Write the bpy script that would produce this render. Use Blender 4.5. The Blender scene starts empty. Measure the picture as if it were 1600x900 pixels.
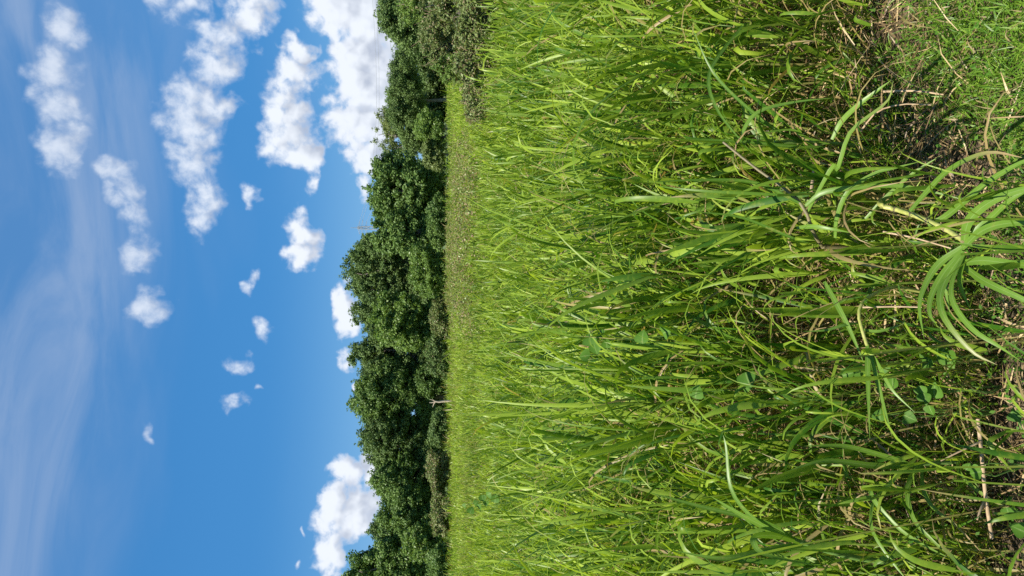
import bpy, math, random
import numpy as np
from mathutils import Matrix, Vector

# ------------------------------------------------------------------ camera
scene = bpy.context.scene
R = math.radians
FPX = 1142.0                       # focal length in photo pixels (photo is 1600 wide, shot with the phone turned)
PITCH = math.atan(125 / FPX)       # looking slightly down
EYE = 1.6
cam_d = bpy.data.cameras.new("camera")
cam = bpy.data.objects.new("camera", cam_d)
scene.collection.objects.link(cam)
scene.camera = cam
cam_d.sensor_fit = 'HORIZONTAL'
cam_d.sensor_width = 36
cam_d.lens = 36 * FPX / 1600
cam_d.clip_start = 0.05
cam_d.clip_end = 6000
fw = Vector((0, math.cos(PITCH), -math.sin(PITCH)))
upv = Vector((0, math.sin(PITCH), math.cos(PITCH)))
rt = Vector((1, 0, 0))
# the phone was held on its side: world up points to the left edge of the frame
M = Matrix((( -upv.x, rt.x, -fw.x, 0), (-upv.y, rt.y, -fw.y, 0), (-upv.z, rt.z, -fw.z, EYE), (0, 0, 0, 1)))
cam.matrix_world = M

def ray(u, v):
    return fw + (-upv) * ((u - 800) / FPX) + rt * ((450 - v) / FPX)
def at(u, v, d):                   # point at depth y = d
    r = ray(u, v); r = r * (d / r.y)
    return np.array((r.x, r.y, r.z + EYE))
def on_ground(u, v):
    r = ray(u, v); r = r * (-EYE / r.z)
    return np.array((r.x, r.y, 0.0))

# ------------------------------------------------------------------ sun, exposure
SUN_TO = Vector((-0.66, -0.58, 0)).normalized()
SUN_EL = R(56)
sd = Vector((SUN_TO.x * math.cos(SUN_EL), SUN_TO.y * math.cos(SUN_EL), math.sin(SUN_EL)))
sl = bpy.data.lights.new("sun", 'SUN'); sl.energy = 5.0; sl.angle = R(0.53); sl.color = (1, 0.94, 0.82)
so = bpy.data.objects.new("sun", sl); scene.collection.objects.link(so)
so.rotation_euler = sd.to_track_quat('Z', 'Y').to_euler()
so.location = (0, 0, 30)
scene.view_settings.view_transform = 'Standard'
scene.view_settings.look = 'None'
scene.view_settings.exposure = 0.8
scene.view_settings.gamma = 1
scene.view_settings.use_curve_mapping = False
scene.cycles.max_bounces = 6
scene.cycles.diffuse_bounces = 2
scene.cycles.transmission_bounces = 4
scene.cycles.glossy_bounces = 2
scene.cycles.use_denoising = False

# ------------------------------------------------------------------ world: Nishita sky and clouds by direction
W = bpy.data.worlds.new("World"); scene.world = W; W.use_nodes = True
W.cycles.sampling_method = 'MANUAL'; W.cycles.sample_map_resolution = 512
nt = W.node_tree; nt.nodes.clear()
class NB:
    def __init__(s, t): s.t = t
    def n(s, typ, **k):
        x = s.t.nodes.new(typ)
        for a, b in k.items(): setattr(x, a, b)
        return x
    def put(s, sock, val):
        if isinstance(val, bpy.types.NodeSocket): s.t.links.new(val, sock)
        elif val is not None: sock.default_value = val
    def m(s, op, a, b=None, c=None, clamp=False):
        x = s.n('ShaderNodeMath', operation=op); x.use_clamp = clamp
        s.put(x.inputs[0], a); s.put(x.inputs[1], b)
        if c is not None: s.put(x.inputs[2], c)
        return x.outputs[0]
    def v(s, op, a, b=None):
        x = s.n('ShaderNodeVectorMath', operation=op)
        s.put(x.inputs[0], a)
        if b is not None: s.put(x.inputs[1], b)
        return x.outputs['Value'] if op in ('DOT_PRODUCT', 'LENGTH') else x.outputs[0]
    def noise(s, vec, scale, detail=6, rough=0.55, dist=0.0):
        x = s.n('ShaderNodeTexNoise'); x.inputs['Scale'].default_value = scale
        x.inputs['Detail'].default_value = detail; x.inputs['Roughness'].default_value = rough
        x.inputs['Distortion'].default_value = dist
        s.put(x.inputs['Vector'], vec); return x
    def mix(s, f, a, b):
        x = s.n('ShaderNodeMix', data_type='RGBA')
        s.put(x.inputs[0], f); s.put(x.inputs[6], a); s.put(x.inputs[7], b)
        return x.outputs[2]
    def sstep(s, x_, lo, hi, a=0.0, b=1.0):
        x = s.n('ShaderNodeMapRange', interpolation_type='SMOOTHSTEP')
        s.put(x.inputs[0], x_); s.put(x.inputs[1], lo); s.put(x.inputs[2], hi)
        s.put(x.inputs[3], a); s.put(x.inputs[4], b)
        return x.outputs[0]

def dir_deg(u, v):
    r = ray(u, v).normalized()
    return math.degrees(math.atan2(r.x, r.y)), math.degrees(math.asin(r.z))

# cloud lumps: (photo column, row, half height, half width), turned into compass angles below
BLOBS = [(100,48,40,34),(92,105,40,44),(92,165,36,48),(95,232,30,50),(102,268,20,24),
 (175,262,24,28),(194,300,26,36),(208,345,25,36),(222,400,30,32),(232,480,34,38),
 (300,6,28,26),(392,18,46,52),(345,56,46,30),(335,98,44,40),(305,150,54,44),(305,200,46,48),(305,255,40,46),(310,310,33,46),(314,352,24,30),(350,165,30,26),(412,50,24,22),
 (468,82,24,26),(462,122,38,36),(452,172,46,46),(448,215,50,46),(478,240,32,34),(484,295,20,28),
 (530,10,56,46),(575,40,52,66),(545,92,46,46),(560,142,52,56),(550,195,56,50),(595,150,46,130),(580,246,28,34),(572,292,14,28),
 (467,362,30,34),(470,395,28,36),(387,300,14,32),(392,440,16,28),(404,520,20,26),(376,573,30,20),(370,627,28,18),(396,607,11,10),(234,678,10,24),
 (540,484,26,50),(538,562,20,30),(552,602,12,22),
 (532,738,30,34),(520,800,34,50),(516,862,28,44),(556,800,36,58),(582,742,26,46),(476,836,6,8),(470,886,9,10),
 # a few more beyond the frame so the sky goes on
 (420,-140,60,90),(560,-120,60,130),(250,-90,40,110),(500,1010,50,80),(330,1090,40,110),(560,1150,50,140)]
g = bpy.data.node_groups.new("cloud_field", 'ShaderNodeTree')
g.interface.new_socket("P", in_out='INPUT', socket_type='NodeSocketVector')
g.interface.new_socket("F", in_out='OUTPUT', socket_type='NodeSocketFloat')
g.interface.new_socket("S", in_out='OUTPUT', socket_type='NodeSocketFloat')
G = NB(g)
gi = G.n('NodeGroupInput'); go = G.n('NodeGroupOutput')
p = gi.outputs[0]
w1 = G.noise(p, 0.35, 3, 0.5)
w2 = G.v('SCALE', G.v('SUBTRACT', w1.outputs['Color'], (0.5, 0.5, 0.5))); w2.node.inputs['Scale'].default_value = 3.4
pw = G.v('ADD', p, w2)
pw = G.v('MULTIPLY', pw, (1, 1, 0))
acc = None
for (u, v, hu, hv) in BLOBS:
    wt = 0.62 if hu * hv < 620 else 1.0
    az, el = dir_deg(u, v)
    k = math.degrees(1 / FPX) * 1.0
    df = G.v('MULTIPLY', G.v('SUBTRACT', pw, (az, el, 0)), (1 / (hv * k), 1 / (hu * k), 0))
    f = G.m('SUBTRACT', wt, G.v('DOT_PRODUCT', df, df))
    if acc is None: acc = f
    else:
        acc = G.m('SMOOTH_MAX', acc, f, 0.25)
n1 = G.noise(p, 0.9, 8, 0.60, 0.2).outputs[0]
n2 = G.noise(G.v('ADD', p, (31.0, 7.0, 3.0)), 0.28, 3, 0.5).outputs[0]
acc = G.m('MULTIPLY', G.m('MAXIMUM', acc, -1.2), 1.75)
n3 = G.noise(p, 0.55, 2, 0.5).outputs[0]
bil = G.m('MULTIPLY', G.m('SUBTRACT', G.m('ABSOLUTE', G.m('SUBTRACT', n3, 0.5)), 0.06), 2.2)
S_ = G.m('ADD', acc, bil)
S_ = G.m('ADD', S_, G.m('MULTIPLY', G.m('SUBTRACT', n2, 0.5), 1.0))
F = G.m('ADD', S_, G.m('MULTIPLY', G.m('SUBTRACT', n1, 0.5), 2.9))
g.links.new(F, go.inputs[0]); g.links.new(G.m('ADD', S_, G.m('MULTIPLY', G.m('SUBTRACT', n1, 0.5), 0.7)), go.inputs[1])

B = NB(nt)
geo = B.n('ShaderNodeTexCoord')
D = B.v('NORMALIZE', geo.outputs['Generated'])
sp = B.n('ShaderNodeSeparateXYZ'); nt.links.new(D, sp.inputs[0])
az = B.m('MULTIPLY', B.m('ARCTAN2', sp.outputs[0], sp.outputs[1]), 57.29578)
el = B.m('MULTIPLY', B.m('ARCSINE', sp.outputs[2]), 57.29578)
cb = B.n('ShaderNodeCombineXYZ'); nt.links.new(az, cb.inputs[0]); nt.links.new(el, cb.inputs[1])
P = cb.outputs[0]
def field(vec):
    x = B.n('ShaderNodeGroup'); x.node_tree = g; nt.links.new(vec, x.inputs[0]); return x
f0 = field(P); F0 = f0.outputs[0]; S0 = f0.outputs[1]
S1 = field(B.v('ADD', P, (-0.45, 0.95, 0.0))).outputs[1]
soft = B.sstep(el, 3.0, 20.0, 1.1, 2.5)
dens = B.sstep(F0, 0.05, soft)
# higher clouds in the photo are thinner and softer
hi = B.sstep(el, 11.0, 24.0)
dens = B.m('MULTIPLY', dens, B.m('SUBTRACT', 1.0, B.m('MULTIPLY', hi, 0.28)))
lit = B.m('MULTIPLY', B.sstep(B.m('SUBTRACT', S1, S0), -0.65, 1.0), B.sstep(el, 8.0, 24.0, 1.0, 0.6))
thick = B.sstep(F0, 0.3, 1.6)
# streaky high veil, thick overhead
vs = B.n('ShaderNodeMapping'); vs.inputs['Rotation'].default_value = (0, 0, R(14)); vs.inputs['Scale'].default_value = (0.035, 0.16, 1)
nt.links.new(P, vs.inputs[0])
vn = B.noise(vs.outputs[0], 1.6, 6, 0.55, 0.7).outputs[0]
vb = B.sstep(B.m('ADD', el, B.m('MULTIPLY', az, 0.16)), 16.0, 25.0)
veil = B.m('MULTIPLY', vb, B.sstep(vn, 0.34, 0.72, 0.15, 0.72))
vs2 = B.sstep(B.noise(vs.outputs[0], 0.8, 4, 0.5, 0.4).outputs[0], 0.5, 0.75)
veil = B.m('ADD', veil, B.m('MULTIPLY', vs2, 0.14), clamp=True)
sky = B.n('ShaderNodeTexSky', sky_type='NISHITA')
sky.sun_disc = False; sky.sun_elevation = SUN_EL; sky.sun_rotation = math.atan2(SUN_TO.x, SUN_TO.y)
sky.altitude = 100; sky.air_density = 1.0; sky.dust_density = 0.0; sky.ozone_density = 2.0
hs = B.n('ShaderNodeHueSaturation'); hs.inputs['Saturation'].default_value = 1.27; hs.inputs['Value'].default_value = 1.0
nt.links.new(sky.outputs[0], hs.inputs['Color'])
SKYK = 0.082
air = B.mix(B.sstep(el, 1.0, 13.0), (1.25, 3.1, 5.5, 1), (0.25, 1.68, 4.2, 1))
base = B.mix(B.sstep(el, 3.0, 26.0, 0.9, 0.62), hs.outputs[0], air)
ccol = B.mix(lit, (6.3, 6.7, 7.3, 1), (3.0, 3.45, 4.4, 1))
ccol = B.mix(thick, (4.9, 5.5, 6.6, 1), ccol)
vcol = (2.2, 3.1, 4.75, 1)
c = B.mix(veil, base, vcol)
c = B.mix(dens, c, ccol)
up = B.sstep(el, -1.0, 0.5)
bg = B.n('ShaderNodeBackground'); bg.inputs[1].default_value = SKYK
nt.links.new(c, bg.inputs[0])
# the rest of the sky dome: the same sky with plainer scattered clouds
on = B.noise(D, 3.0, 5, 0.6).outputs[0]
oc = B.mix(B.m('MULTIPLY', B.sstep(on, 0.56, 0.66), B.sstep(sp.outputs[2], 0.0, 0.15)), base, (5.4, 5.8, 6.5, 1))
bg2 = B.n('ShaderNodeBackground'); bg2.inputs[1].default_value = SKYK
nt.links.new(oc, bg2.inputs[0])
inb = B.m('MULTIPLY', B.m('LESS_THAN', B.m('ABSOLUTE', az), 48.0), B.m('LESS_THAN', B.m('ABSOLUTE', B.m('SUBTRACT', el, 20.0)), 22.0))
wm = B.n('ShaderNodeMixShader'); nt.links.new(inb, wm.inputs[0]); nt.links.new(bg2.outputs[0], wm.inputs[1]); nt.links.new(bg.outputs[0], wm.inputs[2])
wo = B.n('ShaderNodeOutputWorld'); nt.links.new(wm.outputs[0], wo.inputs[0])

# ------------------------------------------------------------------ helpers
rng = np.random.default_rng(7)
random.seed(7)
col = scene.collection
def tag(o, label=None, cat=None, group=None, kind=None):
    if label: o['label'] = label
    if cat: o['category'] = cat
    if group: o['group'] = group
    if kind: o['kind'] = kind
    return o
def empty(name, loc, label, cat, group=None):
    o = bpy.data.objects.new(name, None); col.objects.link(o)
    o.empty_display_size = 0.2
    o.location = loc; tag(o, label, cat, group); return o
def mesh_obj(name, V, Q, C, mat, parent=None, smooth=True, tris=None):
    """V (n,3), Q (m,4) quads, C (n,3) per-vertex (tint, along, dry)"""
    me = bpy.data.meshes.new(name)
    V = np.asarray(V, np.float32)
    if parent is not None:
        V = V - np.array(parent.location, np.float32)
    nq = 0 if Q is None else len(Q); ntr = 0 if tris is None else len(tris)
    me.vertices.add(len(V)); me.vertices.foreach_set('co', V.ravel())
    li = np.concatenate([np.asarray(Q, np.int32).ravel() if nq else np.zeros(0, np.int32),
                         np.asarray(tris, np.int32).ravel() if ntr else np.zeros(0, np.int32)])
    me.loops.add(len(li)); me.loops.foreach_set('vertex_index', li)
    me.polygons.add(nq + ntr)
    st = np.concatenate([np.arange(nq) * 4, nq * 4 + np.arange(ntr) * 3]).astype(np.int32)
    me.polygons.foreach_set('loop_start', st)
    me.update(calc_edges=True)
    if smooth: me.polygons.foreach_set('use_smooth', np.ones(nq + ntr, bool))
    if C is not None:
        a = me.attributes.new('tint', 'FLOAT_COLOR', 'POINT')
        cc = np.ones((len(V), 4), np.float32); cc[:, :C.shape[1]] = C
        a.data.foreach_set('color', cc.ravel())
    me.materials.append(mat)
    o = bpy.data.objects.new(name, me); col.objects.link(o)
    if parent is not None: o.parent = parent
    return o
class Acc:
    def __init__(s): s.V = []; s.Q = []; s.C = []; s.n = 0
    def add(s, V, Q, C):
        s.V.append(V); s.Q.append(Q + s.n); s.C.append(C); s.n += len(V)
    def build(s, name, mat, parent=None, smooth=True):
        return mesh_obj(name, np.concatenate(s.V), np.concatenate(s.Q), np.concatenate(s.C), mat, parent, smooth)

def strip(P, side, w, tint, dry, fold=0.0):
    """P (N,S,3) centre lines, side (N,S,3) unit, w (N,S) half widths"""
    N, S, _ = P.shape
    t = np.broadcast_to(np.linspace(0, 1, S)[None, :], (N, S))
    if fold > 0:
        tan = np.gradient(P, axis=1)
        nor = np.cross(side, tan); nor /= np.linalg.norm(nor, axis=2, keepdims=True) + 1e-9
        V = np.stack([P - side * w[..., None] + nor * (w * fold)[..., None], P, P + side * w[..., None] + nor * (w * fold)[..., None]], 2)
        K = 3
    else:
        V = np.stack([P - side * w[..., None], P + side * w[..., None]], 2); K = 2
    C = np.empty((N, S, K, 4), np.float32); C[..., 3] = np.linspace(0, 1, K)
    C[..., 0] = tint[:, None, None]; C[..., 1] = t[..., None]; C[..., 2] = dry[..., None] if dry.ndim == 2 else dry[:, None, None]
    idx = np.arange(N * S * K).reshape(N, S, K)
    qs = []
    for k in range(K - 1):
        qs.append(np.stack([idx[:, :-1, k], idx[:, :-1, k + 1], idx[:, 1:, k + 1], idx[:, 1:, k]], -1).reshape(-1, 4))
    return V.reshape(-1, 3), np.concatenate(qs), C.reshape(-1, 4)

def arcs(base, phi, e0, e1, L, S, pw=1.4, kink=None, dphi=None):
    N = len(phi); t = np.linspace(0, 1, S)[None, :]
    e = e0[:, None] + (e1 - e0)[:, None] * t ** (pw if np.isscalar(pw) else pw[:, None])
    if kink is not None:     # some leaves fold over sharply
        e = e - np.where(t > kink[:, None], R(95), 0)
    ph = phi[:, None] + (0 if dphi is None else dphi[:, None] * t)
    d = np.stack([np.cos(e) * np.cos(ph), np.cos(e) * np.sin(ph), np.sin(e)], -1) * (L / (S - 1))[:, None, None]
    P = np.concatenate([np.zeros((N, 1, 3)), np.cumsum((d[:, 1:] + d[:, :-1]) / 2, 1)], 1) + base[:, None, :]
    return P, d, ph

def ribbons(acc, base, phi, e0, e1, L, Wd, S, tint, dry, pw=1.4, fold=0.0, kink=None, twist=0.6, zmin=0.012):
    N = len(phi)
    P, d, ph = arcs(base, phi, e0, e1, L, S, pw, kink, rng.normal(0, 0.35, N))
    P[..., 2] = np.maximum(P[..., 2], zmin + 0.01 * rng.random((N, 1)))
    t = np.linspace(0, 1, S)[None, :]
    s0 = np.stack([-np.sin(ph), np.cos(ph), np.zeros_like(ph)], -1)
    dn = d / (np.linalg.norm(d, axis=2, keepdims=True) + 1e-9)
    n0 = np.cross(dn, s0)
    tw = rng.normal(0, twist, N)[:, None] + rng.normal(0, twist, N)[:, None] * t
    side = s0 * np.cos(tw)[..., None] + n0 * np.sin(tw)[..., None]
    prof = np.minimum(1, 0.55 + 1.8 * t) * np.maximum(0.03, 1 - t ** 2.2)
    w = (Wd / 2)[:, None] * prof
    acc.add(*strip(P, side, w, tint, dry, fold))

# ------------------------------------------------------------------ materials
def mat_new(name):
    m = bpy.data.materials.new(name); m.use_nodes = True; m.node_tree.nodes.clear(); return m, NB(m.node_tree)
def leaf_mat(name, dark, light, straw, transl=0.38, rough=0.42, spec=0.35, dryrange=True, streak=0.0, tcol=1.35):
    m, b = mat_new(name)
    at_ = b.n('ShaderNodeAttribute', attribute_name='tint')
    s = b.n('ShaderNodeSeparateColor'); m.node_tree.links.new(at_.outputs['Color'], s.inputs[0])
    tc = b.n('ShaderNodeTexCoord')
    nz = b.noise(tc.outputs['Object'], 2.2, 3, 0.5).outputs[0]
    f = b.m('ADD', s.outputs[0], b.m('MULTIPLY', b.m('SUBTRACT', nz, 0.5), 0.5), clamp=True)
    c = b.mix(f, dark + (1,), light + (1,))
    fine = b.noise(tc.outputs['Object'], 55, 2, 0.6).outputs[0]
    c = b.mix(b.m('MULTIPLY', b.sstep(fine, 0.45, 0.8), 0.35), c, (light[0] * 1.2, light[1] * 1.05, light[2] * 1.1, 1))
    if streak:
        cx = b.n('ShaderNodeCombineXYZ'); b.put(cx.inputs[0], b.m('MULTIPLY', at_.outputs['Alpha'], 14.0)); b.put(cx.inputs[1], s.outputs[1]); b.put(cx.inputs[2], b.m('MULTIPLY', s.outputs[0], 9.0))
        vn_ = b.noise(cx.outputs[0], 1.0, 3, 0.6).outputs[0]
        c = b.mix(b.m('MULTIPLY', b.sstep(vn_, 0.4, 0.7), streak), c, (light[0] * 1.35, light[1] * 1.2, light[2] * 1.6, 1))
        rib = b.sstep(b.m('ABSOLUTE', b.m('SUBTRACT', at_.outputs['Alpha'], 0.5)), 0.02, 0.07, 0.45, 0.0)
        c = b.mix(rib, c, (0.28, 0.40, 0.13, 1))
        blot = b.noise(tc.outputs['Object'], 22, 4, 0.6).outputs[0]
        c = b.mix(b.sstep(blot, 0.62, 0.72, 0.0, 0.5), c, (0.34, 0.30, 0.08, 1))
    dm = b.m('MULTIPLY', s.outputs[2], b.sstep(fine, 0.2, 0.6, 0.75, 1.0), clamp=True)
    c2 = b.mix(dm, c, straw + (1,))
    pr = b.n('ShaderNodeBsdfPrincipled')
    b.put(pr.inputs['Base Color'], c2); pr.inputs['Roughness'].default_value = rough
    pr.inputs['Specular IOR Level'].default_value = spec
    tr = b.n('ShaderNodeBsdfTranslucent')
    tm = b.n('ShaderNodeMix', data_type='RGBA', blend_type='MULTIPLY'); tm.inputs[0].default_value = 1
    b.put(tm.inputs[6], c2); tm.inputs[7].default_value = (tcol, tcol * 1.0, tcol * 0.45, 1)
    b.put(tr.inputs[0], tm.outputs[2])
    mx = b.n('ShaderNodeMixShader'); mx.inputs[0].default_value = transl
    m.node_tree.links.new(pr.outputs[0], mx.inputs[1]); m.node_tree.links.new(tr.outputs[0], mx.inputs[2])
    o = b.n('ShaderNodeOutputMaterial'); m.node_tree.links.new(mx.outputs[0], o.inputs[0])
    return m
STRAW = (0.37, 0.26, 0.12)
M_GRASS = leaf_mat("grass_blade", (0.046, 0.140, 0.010), (0.345, 0.465, 0.044), STRAW, transl=0.42)
M_CANE_LEAF = leaf_mat("cane_leaf", (0.050, 0.135, 0.012), (0.170, 0.30, 0.035), (0.45, 0.30, 0.16), rough=0.38, spec=0.35, streak=0.35)
M_LAWN = leaf_mat("lawn_blade", (0.065, 0.17, 0.014), (0.22, 0.35, 0.040), (0.38, 0.28, 0.15))
M_THATCH = leaf_mat("dry_straw", (0.13, 0.085, 0.04), (0.36, 0.25, 0.125), (0.54, 0.41, 0.22), transl=0.15, tcol=1.0)
M_WEED = leaf_mat("weed_leaf", (0.04, 0.12, 0.014), (0.10, 0.22, 0.025), (0.30, 0.2, 0.1), rough=0.55, spec=0.2, streak=0.3)
M_SCRUB = leaf_mat("scrub_leaf", (0.13, 0.19, 0.035), (0.26, 0.32, 0.07), (0.36, 0.24, 0.15))
def simple(name, c1, c2, scale=8, rough=0.8, bump=0.0):
    m, b = mat_new(name)
    tc = b.n('ShaderNodeTexCoord')
    nz = b.noise(tc.outputs['Object'], scale, 8, 0.65).outputs[0]
    c = b.mix(b.sstep(nz, 0.3, 0.7), c1 + (1,), c2 + (1,))
    pr = b.n('ShaderNodeBsdfPrincipled'); b.put(pr.inputs['Base Color'], c); pr.inputs['Roughness'].default_value = rough
    if bump:
        bp = b.n('ShaderNodeBump'); bp.inputs['Strength'].default_value = bump; bp.inputs['Distance'].default_value = 0.03
        b.put(bp.inputs['Height'], nz); m.node_tree.links.new(bp.outputs[0], pr.inputs['Normal'])
    o = b.n('ShaderNodeOutputMaterial'); m.node_tree.links.new(pr.outputs[0], o.inputs[0])
    return m
M_SOIL = simple("soil", (0.055, 0.038, 0.022), (0.17, 0.12, 0.07), 14, 0.95, 0.8)
M_BARK = simple("bark", (0.10, 0.085, 0.065), (0.24, 0.21, 0.17), 6, 0.9, 0.5)
M_DEADWOOD = simple("dead_wood", (0.30, 0.24, 0.17), (0.50, 0.42, 0.32), 9, 0.85, 0.3)
M_TWIG = simple("dry_twig", (0.30, 0.20, 0.11), (0.50, 0.37, 0.23), 30, 0.8)
M_STEM = simple("purple_brown_stem", (0.12, 0.11, 0.05), (0.20, 0.16, 0.08), 40, 0.6)
M_GSTEM = simple("green_stem", (0.10, 0.20, 0.04), (0.16, 0.27, 0.06), 40, 0.55)
M_STEEL = simple("galvanised_steel", (0.24, 0.26, 0.28), (0.34, 0.36, 0.38), 2, 0.5)
M_WIRE = simple("wire_metal", (0.22, 0.23, 0.25), (0.3, 0.31, 0.33), 1, 0.6)

# ------------------------------------------------------------------ ground: one sheet to the horizon
n = 161
gx = np.sign(np.linspace(-1, 1, n)) * np.abs(np.linspace(-1, 1, n)) ** 3 * 3000
XX, YY = np.meshgrid(gx, gx + 0)
ZZ = np.where(np.hypot(XX, YY) < 80, 0.02 * np.sin(XX * 3.1) * np.cos(YY * 2.7), 0) - 0.02
idx = np.arange(n * n).reshape(n, n)
Q = np.stack([idx[:-1, :-1], idx[:-1, 1:], idx[1:, 1:], idx[1:, :-1]], -1).reshape(-1, 4)
m, b = mat_new("ground_earth")
tc = b.n('ShaderNodeTexCoord')
a1 = b.noise(tc.outputs['Object'], 2.5, 8, 0.7).outputs[0]; a2 = b.noise(tc.outputs['Object'], 45, 5, 0.7).outputs[0]
c1 = b.mix(b.sstep(a2, 0.3, 0.75), (0.04, 0.028, 0.016, 1), (0.18, 0.13, 0.075, 1))
ln = b.v('LENGTH', tc.outputs['Object'])
cg = b.mix(a1, (0.05, 0.09, 0.02, 1), (0.10, 0.14, 0.035, 1))
c1 = b.mix(b.sstep(ln, 12.0, 40.0), c1, cg)
c1 = b.mix(b.m('MULTIPLY', b.sstep(a1, 0.55, 0.7), 0.5), c1, cg)
pr = b.n('ShaderNodeBsdfPrincipled'); b.put(pr.inputs['Base Color'], c1); pr.inputs['Roughness'].default_value = 0.95
bp = b.n('ShaderNodeBump'); bp.inputs['Strength'].default_value = 0.7; bp.inputs['Distance'].default_value = 0.02
b.put(bp.inputs['Height'], a2); m.node_tree.links.new(bp.outputs[0], pr.inputs['Normal'])
o = b.n('ShaderNodeOutputMaterial'); m.node_tree.links.new(pr.outputs[0], o.inputs[0])
o = mesh_obj("ground", np.stack([XX, YY, ZZ], -1).reshape(-1, 3), Q, None, m); tag(o, kind='structure')

# ------------------------------------------------------------------ field of tall grass
edge_px = [(1370, -60), (1385, 0), (1400, 80), (1420, 160), (1460, 240), (1490, 320), (1525, 400), (1545, 500), (1550, 700), (1560, 960)]
E = np.array([on_ground(u, v)[:2] for u, v in edge_px]); E = E[np.argsort(E[:, 0])]
def y_edge(x): return np.interp(x, E[:, 0], E[:, 1])
def vnoise(x, y, s, seed=0):
    r_ = np.random.default_rng(seed); T = r_.random((64, 64))
    a = x * s + 100; c = y * s + 100; i = np.floor(a).astype(int); j = np.floor(c).astype(int); f = a - i; g_ = c - j
    f = f * f * (3 - 2 * f); g_ = g_ * g_ * (3 - 2 * g_)
    q = lambda m_, n_: T[m_ % 64, n_ % 64]
    return (q(i, j) * (1 - f) + q(i + 1, j) * f) * (1 - g_) + (q(i, j + 1) * (1 - f) + q(i + 1, j + 1) * f) * g_
def scatter(y0, y1, dens, margin=1.6, slope=0.45):
    A = (y1 - y0) * 2 * (slope * y1 + margin); k = int(A * dens)
    x = rng.uniform(-1, 1, k) * (slope * y1 + margin); y = rng.uniform(y0, y1, k)
    ok = (np.abs(x) < slope * y + margin)
    return x[ok], y[ok]
def field_h(x, y):
    return np.interp(y, [0, 5, 9, 16, 30, 60], [0.86, 0.84, 0.74, 0.62, 0.52, 0.45])

grass = Acc()
def tussocks(x, y, nculm, nleaf, S, wmul=1.0, fold=0.0, dry_p=0.12, stems=True, lmul=1.0):
    T = len(x)
    patch = vnoise(x, y, 0.55, 3); patch2 = vnoise(x, y, 0.16, 5)
    H = field_h(x, y) * (0.72 + 0.5 * vnoise(x, y, 0.9, 8)) * rng.uniform(0.85, 1.12, T)
    tt = np.clip(0.15 + 0.75 * (0.5 * patch + 0.5 * patch2) + np.interp(y, [6, 30], [0, 0.22]) + rng.normal(0, 0.08, T), 0, 1)
    # culms
    near = S >= 7; nc = nculm; c = np.repeat(np.arange(T), nc); N = len(c)
    cphi = rng.uniform(0, 2 * np.pi, N); tilt = np.abs(rng.normal(0, R(11), N)) + R(2)
    br = 0.10 * np.sqrt(rng.random(N))
    cb_ = np.stack([x[c] + br * np.cos(cphi), y[c] + br * np.sin(cphi), np.zeros(N)], -1)
    # overall lean as if pushed by wind / own weight
    lean = R(7)
    cd = np.stack([np.sin(tilt) * np.cos(cphi) + math.sin(lean) * -0.4, np.sin(tilt) * np.sin(cphi) - math.sin(lean) * 0.3, np.cos(tilt)], -1)
    cl = H[c] * rng.uniform(0.42, 1.0, N)
    if stems:
        s = 4; t = np.linspace(0, 1, s)
        P = cb_[:, None, :] + cd[:, None, :] * (cl[:, None] * t)[..., None]
        sd_ = np.stack([-np.sin(cphi), np.cos(cphi), np.zeros(N)], -1)[:, None, :] * np.ones((1, s, 1))
        w = np.full((N, s), 0.0032) * wmul
        dr = np.clip(rng.normal(0.7, 0.4, N), 0, 1)[:, None] * np.linspace(1, 0.05, s)[None, :]
        grass.add(*strip(P, sd_, w, tt[c] * 0.7, dr))
    l = np.repeat(np.arange(N), nleaf); K = len(l)
    hpos = np.clip(rng.beta(2.2, 1.5, K), 0.03, 1)
    lb = cb_[l] + cd[l] * (cl[l] * hpos)[:, None]
    lphi = (cphi[l] * 3.1 + np.pi * rng.integers(0, 2, K) + rng.normal(0, 0.45, K)) if near else (cphi[l] + rng.normal(0, 1.3, K))
    # base leaves are the oldest: more droop, more dry
    e0 = R(84) - np.abs(rng.normal(0, R(14), K)) - (1 - hpos) * R(8)
    e1 = rng.choice([R(58), R(20), R(-30), R(-72)], K, p=[0.30, 0.20, 0.22, 0.28]) + rng.normal(0, R(14), K)
    LL = ((0.22 + 0.60 * rng.random(K) ** 1.4) if near else (0.20 + 0.52 * rng.random(K) ** 1.5)) * (H[c][l] / 0.85) * lmul
    LL = LL * (1.18 - 0.5 * hpos)
    WW = ((0.008 + 0.019 * rng.random(K) ** 1.6) if near else (0.007 + 0.017 * rng.random(K) ** 1.5)) * wmul
    dead = rng.random(K) < dry_p * (0.3 + 1.8 * (1 - hpos) ** 1.3)
    e1 = np.where(dead, R(-80), e1); e0 = np.where(dead, e0 - R(30), e0); WW = np.where(dead, WW * 0.55, WW)
    t = np.linspace(0, 1, S)[None, :]
    tipdry = (rng.random(K) < 0.16)
    dry = np.where(dead[:, None], rng.uniform(0.75, 1, K)[:, None], np.where(tipdry[:, None], np.clip((t - 0.62) * 3, 0, 0.9), 0.0) * np.ones((1, S)))
    tint = np.clip(tt[c][l] + rng.normal(0, 0.27, K) + 0.1 * (hpos - .5), 0, 1)
    kink = np.where(rng.random(K) < 0.10, rng.uniform(0.4, 0.8, K), 9)
    ribbons(grass, lb, lphi, e0, e1, LL, WW, S, tint, dry, pw=rng.uniform(1.4, 4.0, K), fold=fold, kink=kink, twist=0.35 if near else 0.5)

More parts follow.
